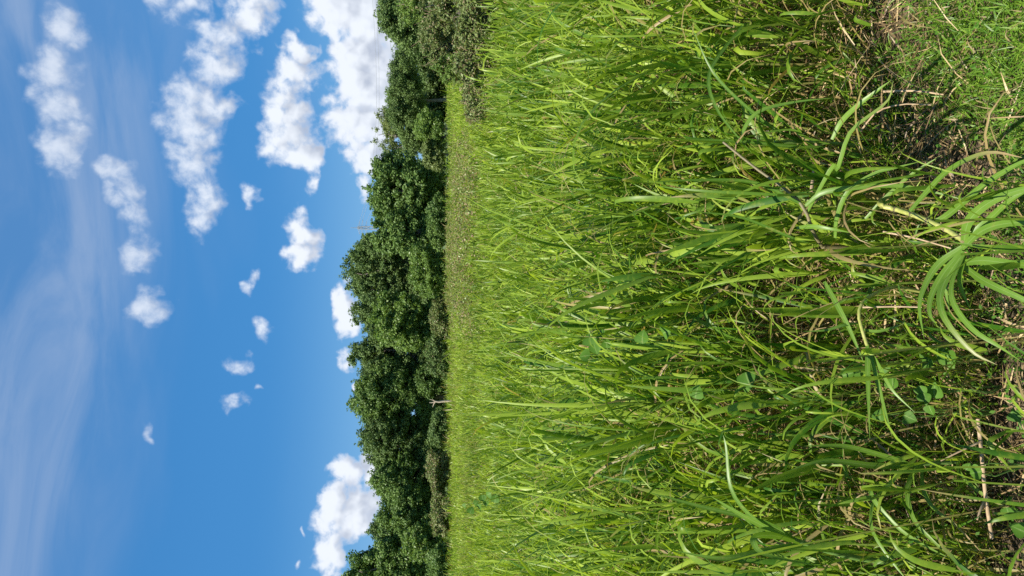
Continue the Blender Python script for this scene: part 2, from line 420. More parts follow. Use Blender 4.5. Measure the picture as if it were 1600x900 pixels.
gq = 0.25                       # jittered grid so no bare holes open up near the viewer
xx, yy = np.meshgrid(np.arange(-5, 5, gq), np.arange(1.2, 6.0, gq)); x = (xx + rng.uniform(-.13, .13, xx.shape)).ravel(); y = (yy + rng.uniform(-.13, .13, xx.shape)).ravel()
k_ = np.abs(x) < 0.45 * y + 1.6; x, y = x[k_], y[k_]
ok = (y > y_edge(x) + 0.04 + rng.exponential(0.03, len(x)))
x, y = x[ok], y[ok]

tussocks(x, y, 7, 8, 9, 1.12, 0.25, 0.26)
# sparse young tufts standing out in the litter before the field
x = rng.uniform(-2.2, 1.2, 260); y = y_edge(x) - rng.exponential(0.30, 260) + 0.05
ok = (y > 0.9) & (rng.random(260) < np.where(x < 0.2, 0.6, 0.05)); x, y = x[ok], y[ok]
tussocks(x, y, 2, 4, 9, 0.75, 0.25, 0.25, True, 0.65)
x, y = scatter(6.0, 14.0, 13); 
tussocks(x, y, 6, 7, 7, 1.2, 0.0, 0.14)
x, y = scatter(14.0, 30.0, 9, 2); 
tussocks(x, y, 4, 5, 5, 1.6, 0.0, 0.10, True, 0.9)
x, y = scatter(30.0, 60.0, 6, 3, 0.44); 
tussocks(x, y, 3, 4, 4, 2.6, 0.0, 0.12, False, 0.95)
# ragged taller tufts along the far margin
x = rng.uniform(-27, 27, 900); y = rng.uniform(43, 52, 900); ok = rng.random(900) < np.clip(vnoise(x, y, 0.4, 77) * 2.4 - 0.9, 0, 1); x, y = x[ok], y[ok]; K = len(x) * 14; q = np.repeat(np.arange(len(x)), 14)
ribbons(grass, np.stack([x[q] + rng.normal(0, .2, K), y[q] + rng.normal(0, .2, K), np.zeros(K)], -1), rng.uniform(0, 6.28, K), rng.uniform(R(65), R(88), K), rng.uniform(R(-40), R(60), K), rng.uniform(0.5, 1.15, K) * (0.6 + 0.6 * rng.random(len(x))[q]),
        rng.uniform(0.03, 0.07, K), 5, rng.random(K), (rng.random(K) < 0.2) * 0.8, pw=2.5)
# thin pale seed stems rising over the far field
x, y = scatter(11.0, 58.0, 16, 2)
ok = rng.random(len(x)) < (0.12 + 1.0 * (vnoise(x, y, 0.12, 21) > 0.5)); x, y = x[ok], y[ok]
K = len(x); hh = field_h(x, y) * rng.uniform(0.85, 1.3, K)
ribbons(grass, np.stack([x, y, 0 * x], -1), rng.uniform(0, 6.28, K), np.full(K, R(84)), rng.uniform(R(40), R(80), K), hh, 0.006 + 0.0004 * y, 4,
        rng.uniform(0.6, 1, K), np.clip(rng.normal(0.55, 0.25, K), 0, 1), twist=1.5)
# young tillers and stubble thickening the foot of the field edge
K = 3800; x = rng.uniform(-3, 3.2, K); y = y_edge(x) + rng.exponential(0.28, K) + np.where(x > 0.2, 0.06, -0.05)
ribbons(grass, np.stack([x, y, 0 * x], -1), rng.uniform(0, 6.28, K), rng.uniform(R(50), R(88), K), rng.choice([R(50), R(0), R(-60)], K) + rng.normal(0, .25, K), rng.uniform(0.12, 0.42, K),
        rng.uniform(0.004, 0.012, K), 7, np.clip(rng.normal(0.45, 0.3, K), 0, 1), (rng.random(K) < 0.2) * 0.95, pw=2.2, fold=0.2)
# low sward between the tussocks
x, y = scatter(1.5, 9.0, 500)
ok = (y > y_edge(x) + 0.05) & (rng.random(len(x)) < vnoise(x, y, 2.2, 4)); x, y = x[ok], y[ok]; K = len(x)
ribbons(grass, np.stack([x, y, 0 * x], -1), rng.uniform(0, 6.28, K), rng.uniform(R(45), R(88), K), rng.uniform(R(-40), R(60), K), rng.uniform(0.10, 0.34, K),
        rng.uniform(0.003, 0.008, K), 5, rng.random(K) * 0.8, (rng.random(K) < 0.25) * 0.9)
o = grass.build("tall_grass", M_GRASS)
tag(o, 'dense field of tall bright green arching grass filling the land up to the tree line', 'grass', kind='stuff')

# ------------------------------------------------------------------ mown lawn beside the field
lawn = Acc()
k = 230000
x = rng.uniform(-0.6, 3.2, k); y = rng.uniform(0.5, 4.0, k)
yl = y_edge(x)
straw_patch = vnoise(x, y, 3.2, 11) * np.exp(-np.abs(yl - y) / 0.45) + 0.45 * vnoise(x, y, 5.0, 12)
ok = (y < yl + 0.12) & (rng.random(k) > np.clip((straw_patch - 0.55) * 3.0, 0, 0.9))
ok &= ~((x < 0.15) & (y > yl - 0.25) & (rng.random(k) < 0.75))
x, y = x[ok], y[ok]; K = len(x)
ribbons(lawn, np.stack([x, y, 0 * x], -1), rng.uniform(0, 6.28, K), rng.uniform(R(25), R(85), K), rng.uniform(R(-35), R(55), K),
        rng.uniform(0.025, 0.085, K), rng.uniform(0.0025, 0.0065, K), 4, np.clip(rng.normal(0.45, 0.3, K), 0, 1), (rng.random(K) < 0.10) * 0.9, zmin=0.004)
o = lawn.build("lawn_grass", M_LAWN); tag(o, 'short mown green turf with bare straw coloured patches beside the tall grass', 'lawn', kind='stuff')

# ------------------------------------------------------------------ dead straw on the ground
th = Acc()
k = 120000
x = rng.uniform(-3.5, 4.0, k); y = rng.uniform(0.9, 7.0, k); yl = y_edge(x)
pr_ = np.where(y > yl, np.exp(-(y - yl) / 2.5), np.exp(-(yl - y) / 0.22) * (0.25 + vnoise(x, y, 3.2, 11)))
ok = (rng.random(k) < pr_) & (np.abs(x) < 0.45 * y + 1.6); x, y = x[ok], y[ok]; K = len(x)
zz = np.where(y > y_edge(x), rng.exponential(0.06, K), 0.004)
ribbons(th, np.stack([x, y, zz + 0.006], -1), rng.uniform(0, 6.28, K), rng.normal(R(8), R(20), K), rng.normal(R(-10), R(22), K),
        rng.uniform(0.04, 0.24, K), rng.uniform(0.002, 0.0075, K), 4, rng.random(K), (rng.random(K) < 0.3) * 0.9, twist=1.2, zmin=0.004)
o = th.build("dead_straw", M_THATCH); tag(o, 'brown litter of dry grass straw lying under and before the tall grass', 'straw', kind='stuff')

# ------------------------------------------------------------------ foliage and tree builders
def tube(acc, pts, rad, seg=7, tint=0.5):
    pts = np.asarray(pts, float); rad = np.asarray(rad, float)
    tan = np.gradient(pts, axis=0); tan /= np.linalg.norm(tan, axis=1, keepdims=True) + 1e-9
    ref = np.array((0.31, 0.93, 0.2)); a = np.cross(tan, ref); a /= np.linalg.norm(a, axis=1, keepdims=True) + 1e-9
    b_ = np.cross(tan, a); th_ = np.linspace(0, 2 * np.pi, seg, endpoint=False)
    V = pts[:, None, :] + rad[:, None, None] * (a[:, None, :] * np.cos(th_)[None, :, None] + b_[:, None, :] * np.sin(th_)[None, :, None])
    n_ = len(pts); idx = np.arange(n_ * seg).reshape(n_, seg); nx = np.roll(idx, -1, 1)
    Q = np.stack([idx[:-1], nx[:-1], nx[1:], idx[1:]], -1).reshape(-1, 4)
    V = V.reshape(-1, 3)
    C = np.full((len(V), 3), tint, np.float32); acc.add(V, Q, C)
    # cap ends with a shrunk ring
    for e_, s_ in ((0, -1), (n_ - 1, 1)):
        ring = V[e_ * seg:(e_ + 1) * seg]; c_ = pts[e_]
        cap = np.concatenate([ring, np.repeat(c_[None] + tan[e_] * s_ * rad[e_] * 0.25, seg, 0)])
        i = np.arange(seg); j = (i + 1) % seg
        acc.add(cap, np.stack([i, j, j + seg, i + seg], -1), np.full((len(cap), 3), tint, np.float32))
def wiggle(a, b, n_, amp):
    t = np.linspace(0, 1, n_)[:, None]; P = np.asarray(a)[None] * (1 - t) + np.asarray(b)[None] * t
    w = rng.normal(0, amp, (n_, 3)); w[0] = 0; w[-1] = 0
    return P + w * np.linalg.norm(np.asarray(b) - np.asarray(a))
def leaves(acc, centers, rad, per, size, tint0=0.5, dryp=0.0, up=0.45, flat=1.0, ttint=None):
    """leaf-sized bent faces on the shells of many small clumps"""
    T = len(centers); i = np.repeat(np.arange(T), per); N = len(i)
    d = rng.normal(0, 1, (N, 3)); d /= np.linalg.norm(d, axis=1, keepdims=True)
    r = rad[i] * rng.uniform(0.35, 1.12, N)
    c = centers[i] + d * r[:, None] * np.array([1, 1, 0.75 * flat])
    nn = d * 0.9 + rng.normal(0, 0.55, (N, 3)) + np.array([0, 0, up]); nn /= np.linalg.norm(nn, axis=1, keepdims=True)
    a = np.cross(nn, rng.normal(0, 1, (N, 3))); a /= np.linalg.norm(a, axis=1, keepdims=True); b_ = np.cross(nn, a)
    s = size * rng.uniform(0.55, 1.25, N)[:, None]
    V = np.stack([c - a * s * .5, c + b_ * s * .3 - nn * s * .07, c + a * s * .55 - nn * s * .16, c - b_ * s * .3 - nn * s * .07], 1)
    tn = np.clip((tint0 if ttint is None else ttint[i]) + rng.normal(0, 0.2, N), 0, 1)
    C = np.zeros((N, 4, 3), np.float32); C[..., 0] = tn[:, None]; C[..., 1] = 0.5; C[..., 2] = (rng.random(N) < dryp)[:, None] * 0.85
    acc.add(V.reshape(-1, 3), np.arange(N * 4).reshape(N, 4), C.reshape(-1, 3))
def in_ball(n_, lo=0.0):
    d = rng.normal(0, 1, (n_, 3)); d /= np.linalg.norm(d, axis=1, keepdims=True)
    return d * (lo + (1 - lo) * rng.random(n_) ** 0.6)[:, None]

TREE_MATS = {
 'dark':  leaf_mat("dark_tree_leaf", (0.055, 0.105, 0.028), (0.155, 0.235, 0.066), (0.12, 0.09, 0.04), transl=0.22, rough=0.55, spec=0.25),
 'mid':   leaf_mat("mid_tree_leaf", (0.062, 0.126, 0.028), (0.180, 0.280, 0.068), (0.15, 0.12, 0.05), transl=0.26, rough=0.5, spec=0.28),
 'light': leaf_mat("light_tree_leaf", (0.080, 0.150, 0.028), (0.205, 0.310, 0.066), (0.2, 0.16, 0.06), transl=0.32, rough=0.42, spec=0.35),
 'olive': leaf_mat("olive_tree_leaf", (0.085, 0.130, 0.032), (0.215, 0.270, 0.085), (0.27, 0.20, 0.12), transl=0.25, rough=0.5, spec=0.3)}
def tree(name, label, cat, v, hw, utop, ubot, d, kind, leaf=0.30, dens=1.0, clump=0.5, ubase=None, group=None, lobes=7, shape=None, lean=0.0, gap=0.0, dry=0.0, depth=0.8, twigs=0):
    c0 = at(0.5 * (utop + ubot), v, d); ztop = at(utop, v, d)[2]; zbot = max(0.05, at(ubot, v, d)[2])
    rx = hw / FPX * d; rz = (ztop - zbot) / 2; zc = (ztop + zbot) / 2; ry = rx * depth
    X = c0[0]
    root = empty(name, (X, d, 0), label, cat, group)
    tk = Acc()
    # lobes of the crown: an uneven union of ellipsoids
    L = [((0, 0, 0), (0.82, 0.8, 0.93))]
    if shape: L += shape
    else:
        for k_ in range(lobes):
            a_ = rng.uniform(0, 6.28); h_ = rng.uniform(-0.62, 0.85); rr = rng.uniform(0.50, 0.76) * math.sqrt(max(0.15, 1 - (h_ * 0.85) ** 2))
            s_ = rng.uniform(0.24, 0.46)
            L.append(((math.cos(a_) * rr, math.sin(a_) * rr, h_ * (1 - s_)), (s_ * 1.15, s_ * 1.15, s_)))
        for k_ in range(3): L.append(((rng.uniform(-.6, .6), rng.uniform(-.5, .2), -0.72), (0.42, 0.42, 0.30)))
    cs = []; tts = []
    for (cc, ss) in L:
        cc = np.array(cc) * (rx, ry, rz) + (X, d, zc); ss = np.array(ss) * (rx, ry, rz)
        vol_r = (ss[0] * ss[1] * ss[2]) ** (1 / 3)
        k_ = int(max(6, dens * 3.1 * 12.6 * vol_r ** 2 / (3.14 * clump ** 2) * 0.62))
        pts = in_ball(k_, 0.55) * ss + cc
        cs.append(pts); tts.append(np.full(k_, rng.normal(0.5, 0.10)))
    cs = np.concatenate(cs); tts = np.concatenate(tts)
    if gap > 0:
        q = vnoise(cs[:, 0] + cs[:, 1], cs[:, 2] + 7, 0.9 / clump * 0.5, 31) > gap; cs = cs[q]; tts = tts[q]
    ok = cs[:, 2] > 0.25; cs = cs[ok]; tts = tts[ok]
    tts = np.clip(tts + rng.normal(0, 0.12, len(cs)), 0, 1)
    leaf = leaf * 0.62; lf = Acc()
    leaves(lf, cs, clump * rng.uniform(0.6, 1.25, len(cs)), int(46 * min(2.0, (clump / leaf) ** 2 / 2.8) * 1.2), leaf, dryp=dry, ttint=tts)
    # sprigs poking out of the outline
    far = (cs - (X, d, zc)) / (rx, ry, rz); q = np.linalg.norm(far, axis=1) > 0.72
    if q.any():
        o2 = far[q] / np.linalg.norm(far[q], axis=1, keepdims=True)
        leaves(lf, cs[q] + o2 * clump * rng.uniform(0.6, 1.05, (q.sum(), 1)), np.full(q.sum(), clump * 0.36), 14, leaf * 0.9, dryp=dry, ttint=tts[q])
    # trunk and limbs
    R0 = 0.019 * (ztop) + 0.025
    fork = np.array((X + lean, d, max(0.4, zbot + 0.12 * (ztop - zbot))))
    tp = wiggle((X, d, -0.1), fork, 5, 0.02); tube(tk, tp, np.linspace(R0 * 1.25, R0 * 0.8, 5), 9)
    lead = wiggle(fork, (X + lean * .5, d, zc + rz * 0.75), 7, 0.03); tube(tk, lead, np.linspace(R0 * 0.8, R0 * 0.12, 7), 7)
    for cc, ss in L[1:]:
        cc = np.array(cc) * (rx, ry, rz) + (X, d, zc)
        s_ = lead[rng.integers(0, 4)]
        lb_ = wiggle(s_, cc, 6, 0.05); tube(tk, lb_, np.linspace(R0 * 0.5, R0 * 0.1, 6), 6)
        for _ in range(4):
            e_ = cc + in_ball(1, 0.6)[0] * np.array(ss) * (rx, ry, rz)
            tube(tk, wiggle(lb_[rng.integers(2, 6)], e_, 5, 0.05), np.linspace(R0 * 0.16, R0 * 0.04, 5), 5)
    if twigs:
        tg = Acc()
        for _ in range(twigs):
            e_ = np.array((X, d, zc)) + in_ball(1, 0.75)[0] * (rx, ry, rz) * 1.08; e_[2] = max(e_[2], zc - rz * .3)
            s_ = np.array((X, d, 0.3)) + (e_ - np.array((X, d, 0.3))) * 0.45
            tube(tg, wiggle(s_, e_ + rng.normal(0, 0.05, 3), 6, 0.05), np.linspace(0.012, 0.004, 6), 4)
        tg.build("bare_twigs", M_TWIG, root)
    tk.build("trunk", M_BARK, root)
    lf.build("crown", TREE_MATS[kind], root)
    return root

TL = 'trees of the tree line'
tree('broadleaf_tree', 'tall dark round topped tree at the far right end, above the tangled bushes', 'tree', 26, 58, 590, 668, 52, 'dark', 0.26, 1.0, 0.42, group=TL)
tree('broad_dome_tree', 'wide low dome of dense dark green foliage with small sky gaps under it', 'tree', 155, 78, 603, 664, 62, 'dark', 0.22, 1.1, 0.42, group=TL, depth=0.7,
     shape=[((x_, y_, z_), (.3, .3, .5)) for x_, y_, z_ in ((-.62, 0, -.1), (-.3, -.4, .35), (.1, -.4, .42), (.5, -.1, .3), (.72, .1, 0), (0, .4, .4), (-.78, .1, -.4))])
tree('airy_tree', 'pale thin airy tree peeping out left of the wide dark dome tree', 'tree', 212, 42, 580, 668, 66, 'olive', 0.22, 0.5, 0.40, group=TL, gap=0.42)
tree('leafy_tree', 'large leafy mid green tree between the airy tree and the pylon', 'tree', 300, 66, 570, 690, 56, 'mid', 0.32, 1.05, 0.44, group=TL, lobes=11)
tree('leafy_tree', 'big mid green tree directly below the pylon, touching the tallest crown', 'tree', 362, 40, 577, 692, 54, 'mid', 0.30, 1.0, 0.44, group=TL)
tree('broadleaf_tree', 'tallest dark crown with glimpses of sky low in it, just left of the pylon', 'tree', 425, 62, 530, 676, 60, 'dark', 0.27, 0.85, 0.42, group=TL, lobes=10, gap=0.18)
tree('leafy_tree', 'brighter yellow green tree in front of the dark middle of the tree line', 'tree', 508, 48, 574, 692, 54, 'light', 0.30, 0.9, 0.42, group=TL, lobes=9, gap=0.1)
tree('broadleaf_tree', 'dark tree rising behind the brighter yellow green tree, right side', 'tree', 488, 48, 545, 680, 63, 'dark', 0.27, 1.0, 0.44, group=TL)
tree('broadleaf_tree', 'dark tree behind the left side of the brighter tree, with pointed sprigs on top', 'tree', 552, 46, 540, 690, 62, 'dark', 0.27, 1.0, 0.42, group=TL)
tree('broadleaf_tree', 'tall dark green tree straight behind the bare pale snag', 'tree', 622, 58, 540, 690, 61, 'mid', 0.27, 1.05, 0.44, group=TL, lobes=10)
tree('broadleaf_tree', 'dark full tree left of the one behind the snag, its top sloping down left', 'tree', 688, 50, 553, 688, 60, 'dark', 0.27, 1.0, 0.44, group=TL, lobes=9)
tree('leafy_tree', 'mid green tree with shadowed foot under the low clouds left of centre', 'tree', 748, 48, 576, 688, 59, 'mid', 0.28, 1.0, 0.42, group=TL, lobes=9)
tree('leafy_tree', 'rounded mid green tree right of the leftmost crowns, dead twigs at its foot', 'tree', 808, 50, 586, 688, 57, 'mid', 0.28, 1.05, 0.42, group=TL, lobes=9)
tree('broadleaf_tree', 'thin grey green crown poking up behind the rounded tree near the left end', 'tree', 828, 26, 569, 660, 66, 'dark', 0.24, 0.7, 0.36, group=TL, gap=0.2)
tree('leafy_tree', 'tall tree at the far left end of the tree line with glossy large leaves', 'tree', 886, 42, 533, 688, 56, 'mid', 0.32, 0.95, 0.44, group=TL, lobes=9)
tree('leafy_tree', 'small light green tree at the foot of the far left tall tree', 'tree', 850, 30, 628, 692, 52, 'light', 0.26, 1.0, 0.36, group=TL)
# second row that closes the wood
for (v_, hw_, ut_, d_, lb_) in ((455, 60, 562, 76, 'shaded tree in the second row, filling behind the tallest crown'), (585, 65, 552, 78, 'shaded tree in the second row behind the snag and its neighbours'),
        (715, 60, 572, 76, 'shaded tree in the second row behind the sloping dark tree'), (325, 70, 590, 76, 'shaded tree in the second row behind the large leafy tree'),
        (800, 60, 598, 76, 'shaded tree in the second row behind the rounded tree'), (130, 110, 628, 84, 'low distant tree behind the wide dome tree'), (40, 60, 612, 80, 'distant tree behind the right end of the row')):
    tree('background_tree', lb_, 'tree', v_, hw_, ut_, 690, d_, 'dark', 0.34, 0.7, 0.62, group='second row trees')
# bushes at the foot of the trees
BG = 'bushes along the foot of the trees'
tree('bush', 'round bright green bush in front of the wide dome tree', 'bush', 200, 27, 646, 688, 50, 'light', 0.2, 1.1, 0.3, group=BG, lobes=5)
tree('bush', 'rounded light green bush in front of the tallest right hand tree', 'bush', 425, 45, 640, 694, 48, 'light', 0.22, 1.1, 0.32, group=BG, lobes=6)
tree('bush', 'dull green bush between the dome tree and the large leafy tree', 'bush', 240, 26, 658, 690, 50, 'olive', 0.2, 1.0, 0.3, group=BG, lobes=5)
tree('bush', 'low dark bush right of the pale snag, partly dry', 'bush', 560, 34, 664, 700, 50, 'dark', 0.2, 1.0, 0.3, group=BG, lobes=5, dry=0.1)
tree('bush', 'low dark bush left of the pale snag', 'bush', 665, 30, 670, 700, 50, 'dark', 0.2, 1.0, 0.3, group=BG, lobes=5)
tree('bush', 'twiggy half dry bush at the foot of the tree left of the cloud gap', 'bush', 735, 34, 666, 700, 49, 'olive', 0.2, 0.9, 0.3, group=BG, lobes=5, dry=0.25)
tree('bush', 'olive bush at the foot of the rounded tree near the left end', 'bush', 800, 34, 674, 700, 48, 'olive', 0.2, 0.9, 0.3, group=BG, lobes=5, dry=0.2)
tree('bush', 'green bush in the far left corner of the field', 'bush', 880, 36, 668, 702, 47, 'mid', 0.2, 1.0, 0.3, group=BG, lobes=5)
tree('bush', 'low bush at the foot of the bright yellow green tree', 'bush', 495, 32, 672, 700, 49, 'olive', 0.2, 0.9, 0.3, group=BG, lobes=5, dry=0.15)
tree('bush', 'dark low bush below the pylon tree', 'bush', 335, 36, 668, 696, 49, 'mid', 0.2, 0.9, 0.3, group=BG, lobes=5)
# tangled bank on the right, nearer
SG = 'tangled bushes on the right bank'
for (v_, hw_, ut_, ub_, d_, kd, dr, lb_) in (
    (14, 60, 648, 775, 17, 'olive', .12, 'tall tangled bush with dry twigs at the right end of the bank'),
    (70, 46, 646, 770, 19, 'olive', .10, 'tangled bush with pale stems left of the tallest bush on the bank'),
    (22, 50, 700, 800, 11.5, 'olive', .18, 'low brown green bush at the front of the bank, touching the tall grass'),
    (88, 42, 706, 792, 12, 'olive', .24, 'brownish low bush in the front middle of the bank'),
    (140, 34, 716, 785, 12.5, 'olive', .24, 'small brown bush at the front left of the bank'),
    (104, 26, 674, 765, 18, 'light', .10, 'rounded greener bush in the middle rear of the bank'),
    (168, 24, 726, 768, 13.5, 'olive', .15, 'lowest brown green bush at the left end of the bank'),
    (2, 40, 612, 700, 28, 'light', .10, 'yellowish bush above the bank, under the far right tree')):
    tree('scrub_bush', lb_, 'bush', v_, hw_, ut_, ub_, d_, kd, 0.085 if d_ < 25 else .14, 0.75, 0.13 if d_ < 25 else .22, group=SG, lobes=7, dry=dr, gap=0.34, twigs=26)
# shaded understorey behind the first row
for i_, (v_, d_, t_) in enumerate([(v__, 66 + (k_ % 3) * 2, 648 + (k_ * 7) % 13) for k_, v__ in enumerate(range(100, 900, 44))]):
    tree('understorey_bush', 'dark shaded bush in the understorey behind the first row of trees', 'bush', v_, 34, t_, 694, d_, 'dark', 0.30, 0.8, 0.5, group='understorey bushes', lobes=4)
# small red leaved shrub
tree('red_shrub', 'tiny shrub with orange red leaves at the left foot of the tangled bank', 'shrub', 184, 7, 726, 748, 15, 'olive', 0.05, 1, 0.08, lobes=3, dry=0.6)
# brown weeds strip before the trees
wd = Acc()
k = 2600; v_ = rng.uniform(200, 540, k); dd = rng.uniform(18, 47, k)
pts = np.array([on_ground(700, a_) for a_ in v_]); pts[:, 0] *= dd / pts[:, 1]; pts[:, 1] = dd; pts[:, 2] = rng.uniform(0.1, 0.8, k) * np.interp(v_, [200, 300, 480, 540], [0.5, 1, 1, .4])
ok = rng.random(k) < np.clip(vnoise(pts[:, 0], pts[:, 1], 0.35, 41) * 3.2 - 1.1, 0, 1); pts = pts[ok]
leaves(wd, pts, rng.uniform(0.12, 0.3, len(pts)), 34, 0.075, dryp=0.28, tint0=0.45)
o = wd.build("weeds", M_SCRUB); tag(o, 'brownish low weeds in a strip before the trees right of centre', 'weeds', kind='stuff')

# pale bare snag
sn = empty('dead_snag', tuple(at(697, 627, 46) * (1, 1, 0)), 'pale bare broken tree stump with two short forks before the dark trees', 'dead tree')
a = Acc(); d_ = 46
tube(a, [tuple(at(697, 626, d_) * (1, 1, 0)), at(692, 627, d_), at(686, 628, d_), at(679, 627, d_)], [0.075, 0.07, 0.06, 0.05]); a.build('trunk', M_DEADWOOD, sn)
for pl in ([(681, 627), (678, 631), (676, 636)], [(680, 627), (677, 625), (672, 624)], [(679, 628), (675, 629), (671, 629)]):
    a = Acc(); tube(a, [at(u_, v__, d_) for u_, v__ in pl], [0.045, 0.035, 0.015], 6); a.build('branch', M_DEADWOOD, sn)

# ------------------------------------------------------------------ pylon and wires
D_ = 250
pb = at(675, 357, D_); pt_ = at(549, 357, D_); Ht = pt_[2]
py = empty('pylon', (pb[0], D_, 0), 'slim grey lattice power pylon with cross arms rising behind the trees', 'pylon')
a = Acc(); w0, w1_ = 2.6, 0.35
def legp(sx, sy, t_): w_ = w0 + (w1_ - w0) * min(1, t_ * 1.15); return np.array((pb[0] + sx * w_, D_ + sy * w_, Ht * 0.93 * t_))
for sx, sy in ((1, 1), (1, -1), (-1, -1), (-1, 1)):
    tube(a, [legp(sx, sy, t_) for t_ in np.linspace(0, 1, 6)], [0.09] * 6, 5)
a.build('leg', M_STEEL, py)
a = Acc(); L_ = np.linspace(0, 1, 13)
for i in range(12):
    cs_ = ((1, 1), (1, -1), (-1, -1), (-1, 1))
    for q in range(4):
        s1, s2 = cs_[q], cs_[(q + 1) % 4]
        tube(a, [legp(*s1, L_[i]), legp(*s2, L_[i + 1])], [0.05, 0.05], 4); tube(a, [legp(*s2, L_[i]), legp(*s1, L_[i + 1])], [0.05, 0.05], 4)
a.build('bracing', M_STEEL, py)
a = Acc(); tube(a, [(pb[0], D_, Ht * 0.9), (pb[0], D_, Ht + 0.3)], [0.14, 0.06], 5); a.build('mast_tip', M_STEEL, py)
arm_z = [at(u_, 357, D_)[2] for u_ in (562, 567, 573)]
arm_w = (2.2, 3.0, 2.2)
ends = []
for z_, w_ in zip(arm_z, arm_w):
    a = Acc()
    for s in (1, -1):
        for dz in (0, 0.7): tube(a, [(pb[0], D_, z_ + dz), (pb[0] + s * w_, D_, z_)], [0.055, 0.045], 4)
    a.build('cross_arm', M_STEEL, py); ends.append((pb[0] + w_, D_, z_))
for i, (uu0, uu1, lb_) in enumerate(((583, 582, 'highest thin power line crossing the white cloud on the right'), (587, 587, 'thin power line just under the highest one'), (606, 604, 'lowest thin power line, just above the dark dome tree'))):
    a_ = np.array(ends[i]); P1 = at(uu0 + 3, 215, 235); P2 = at(uu1, 0, 215); P3 = at(uu1 + 2, -330, 190)
    P = []
    for t_ in np.linspace(0, 1, 40):   # Lagrange curve through tower, two sighted points and the far span
        ks = (0, 0.27, 0.66, 1.25); pp = np.zeros(3)
        for j_, Pj in enumerate((a_, P1, P2, P3)):
            c_ = 1.0
            for k_ in range(4):
                if k_ != j_: c_ *= (t_ * 1.25 - ks[k_]) / (ks[j_] - ks[k_])
            pp = pp + c_ * Pj
        P.append(pp)
    a = Acc(); tube(a, P, [0.035] * 40, 4)
    o = a.build('power_line', M_WIRE); tag(o, lb_, 'power line', 'power lines')

# ------------------------------------------------------------------ foreground plants built one by one
def curve(pts, n_):
    """Catmull-Rom through (u, v, depth) sightings"""
    Pk = np.array([at(*q) for q in pts]); Pk = np.concatenate([[2 * Pk[0] - Pk[1]], Pk, [2 * Pk[-1] - Pk[-2]]])
    out = []; m_ = len(Pk) - 3
    for s in np.linspace(0, m_ - 1e-6, n_):
        i = int(s); t = s - i; a, b_, c, d_ = Pk[i:i + 4]
        out.append(0.5 * ((2 * b_) + (c - a) * t + (2 * a - 5 * b_ + 4 * c - d_) * t * t + (3 * b_ - a - 3 * c + d_) * t ** 3))
    return np.array(out)
def blade(name, pts, width, mat, parent, tint=0.6, tip_dry=0.0, dry=0.0, n_=18, turn=0.25, base=0.6):
    P = curve(pts, n_); tan = np.gradient(P, axis=0); tan /= np.linalg.norm(tan, axis=1, keepdims=True)
    view = P - np.array((0, 0, EYE)); view /= np.linalg.norm(view, axis=1, keepdims=True)
    nor = -view * 0.75 + np.array((0, 0, 0.65)) + rng.normal(0, turn, 3)
    side = np.cross(tan, nor); side /= np.linalg.norm(side, axis=1, keepdims=True)
    t = np.linspace(0, 1, n_)
    w = width * 0.74 / 2 * np.minimum(1, base + 1.6 * t) * np.maximum(0.03, 1 - t ** 2.6)
    dr = np.clip(dry + tip_dry * np.clip((t - 0.55) * 3, 0, 1), 0, 1)
    a = Acc(); a.add(*strip(P[None], side[None], w[None], np.array([tint]), dr[None], 0.22))
    return a.build(name, mat, parent)
def stem(name, pts, r0, r1, mat, parent, n_=10, nodes=False):
    P = curve(pts, n_ if not nodes else 43); rr = np.linspace(r0, r1, len(P))
    if nodes: rr = rr * (1 + 0.18 * (np.arange(len(P)) % 7 == 0) - 0.05 * (np.arange(len(P)) % 7 == 1))
    a = Acc(); tube(a, P, rr, 10); return a.build(name, mat, parent)
# yellow jointed cane material with rings at nodes
m, b = mat_new("yellow_cane")
tc = b.n('ShaderNodeTexCoord'); nz = b.noise(tc.outputs['Object'], 60, 4, 0.6).outputs[0]
c = b.mix(b.sstep(nz, 0.35, 0.7), (0.30, 0.33, 0.07, 1), (0.44, 0.42, 0.14, 1))
pr = b.n('ShaderNodeBsdfPrincipled'); b.put(pr.inputs['Base Color'], c); pr.inputs['Roughness'].default_value = 0.4
o = b.n('ShaderNodeOutputMaterial'); m.node_tree.links.new(pr.outputs[0], o.inputs[0]); M_CANE = m
M_NODE = simple("cane_node_ring", (0.10, 0.09, 0.04), (0.22, 0.18, 0.08), 60, 0.7)

def plant(name, label, cat, u, v, y, group=None):
    g_ = at(u, v, y); return empty(name, (g_[0], g_[1], 0), label, cat, group)
c1_ = plant('cane_plant', 'cane grass with jointed yellow stalk bending forward, ending in a fan of long leaves', 'cane plant', 1330, 300, 2.0)
# the stalk starts at the ground inside the grass and leans out towards the viewer
gb = (1440, 290, 2.12)
cane_pts = [(1395, 300, 2.12), (1375, 318, 1.92), (1400, 327, 1.86), (1425, 335, 1.80), (1450, 345, 1.74), (1478, 358, 1.68), (1506, 376, 1.62)]
stem('stalk', cane_pts, 0.0072, 0.0064, M_CANE, c1_, nodes=True)
lowP = curve(cane_pts, 3)[0]
a = Acc(); tube(a, [(lowP[0] - 0.02, lowP[1] + 0.1, -0.02), (lowP[0] - 0.01, lowP[1] + 0.05, lowP[2] * .5), lowP], [0.009, 0.009, 0.0085], 8); a.build('stalk_foot', M_CANE, c1_)
CP = curve(cane_pts, 43)
for k in range(7, 43, 7):
    dirn = CP[min(k + 1, 42)] - CP[k - 1]; dirn /= np.linalg.norm(dirn)
    a = Acc(); tube(a, [CP[k] - dirn * 0.003, CP[k], CP[k] + dirn * 0.003], [0.0078, 0.0082, 0.0078], 10); a.build('node_ring', M_NODE, c1_)
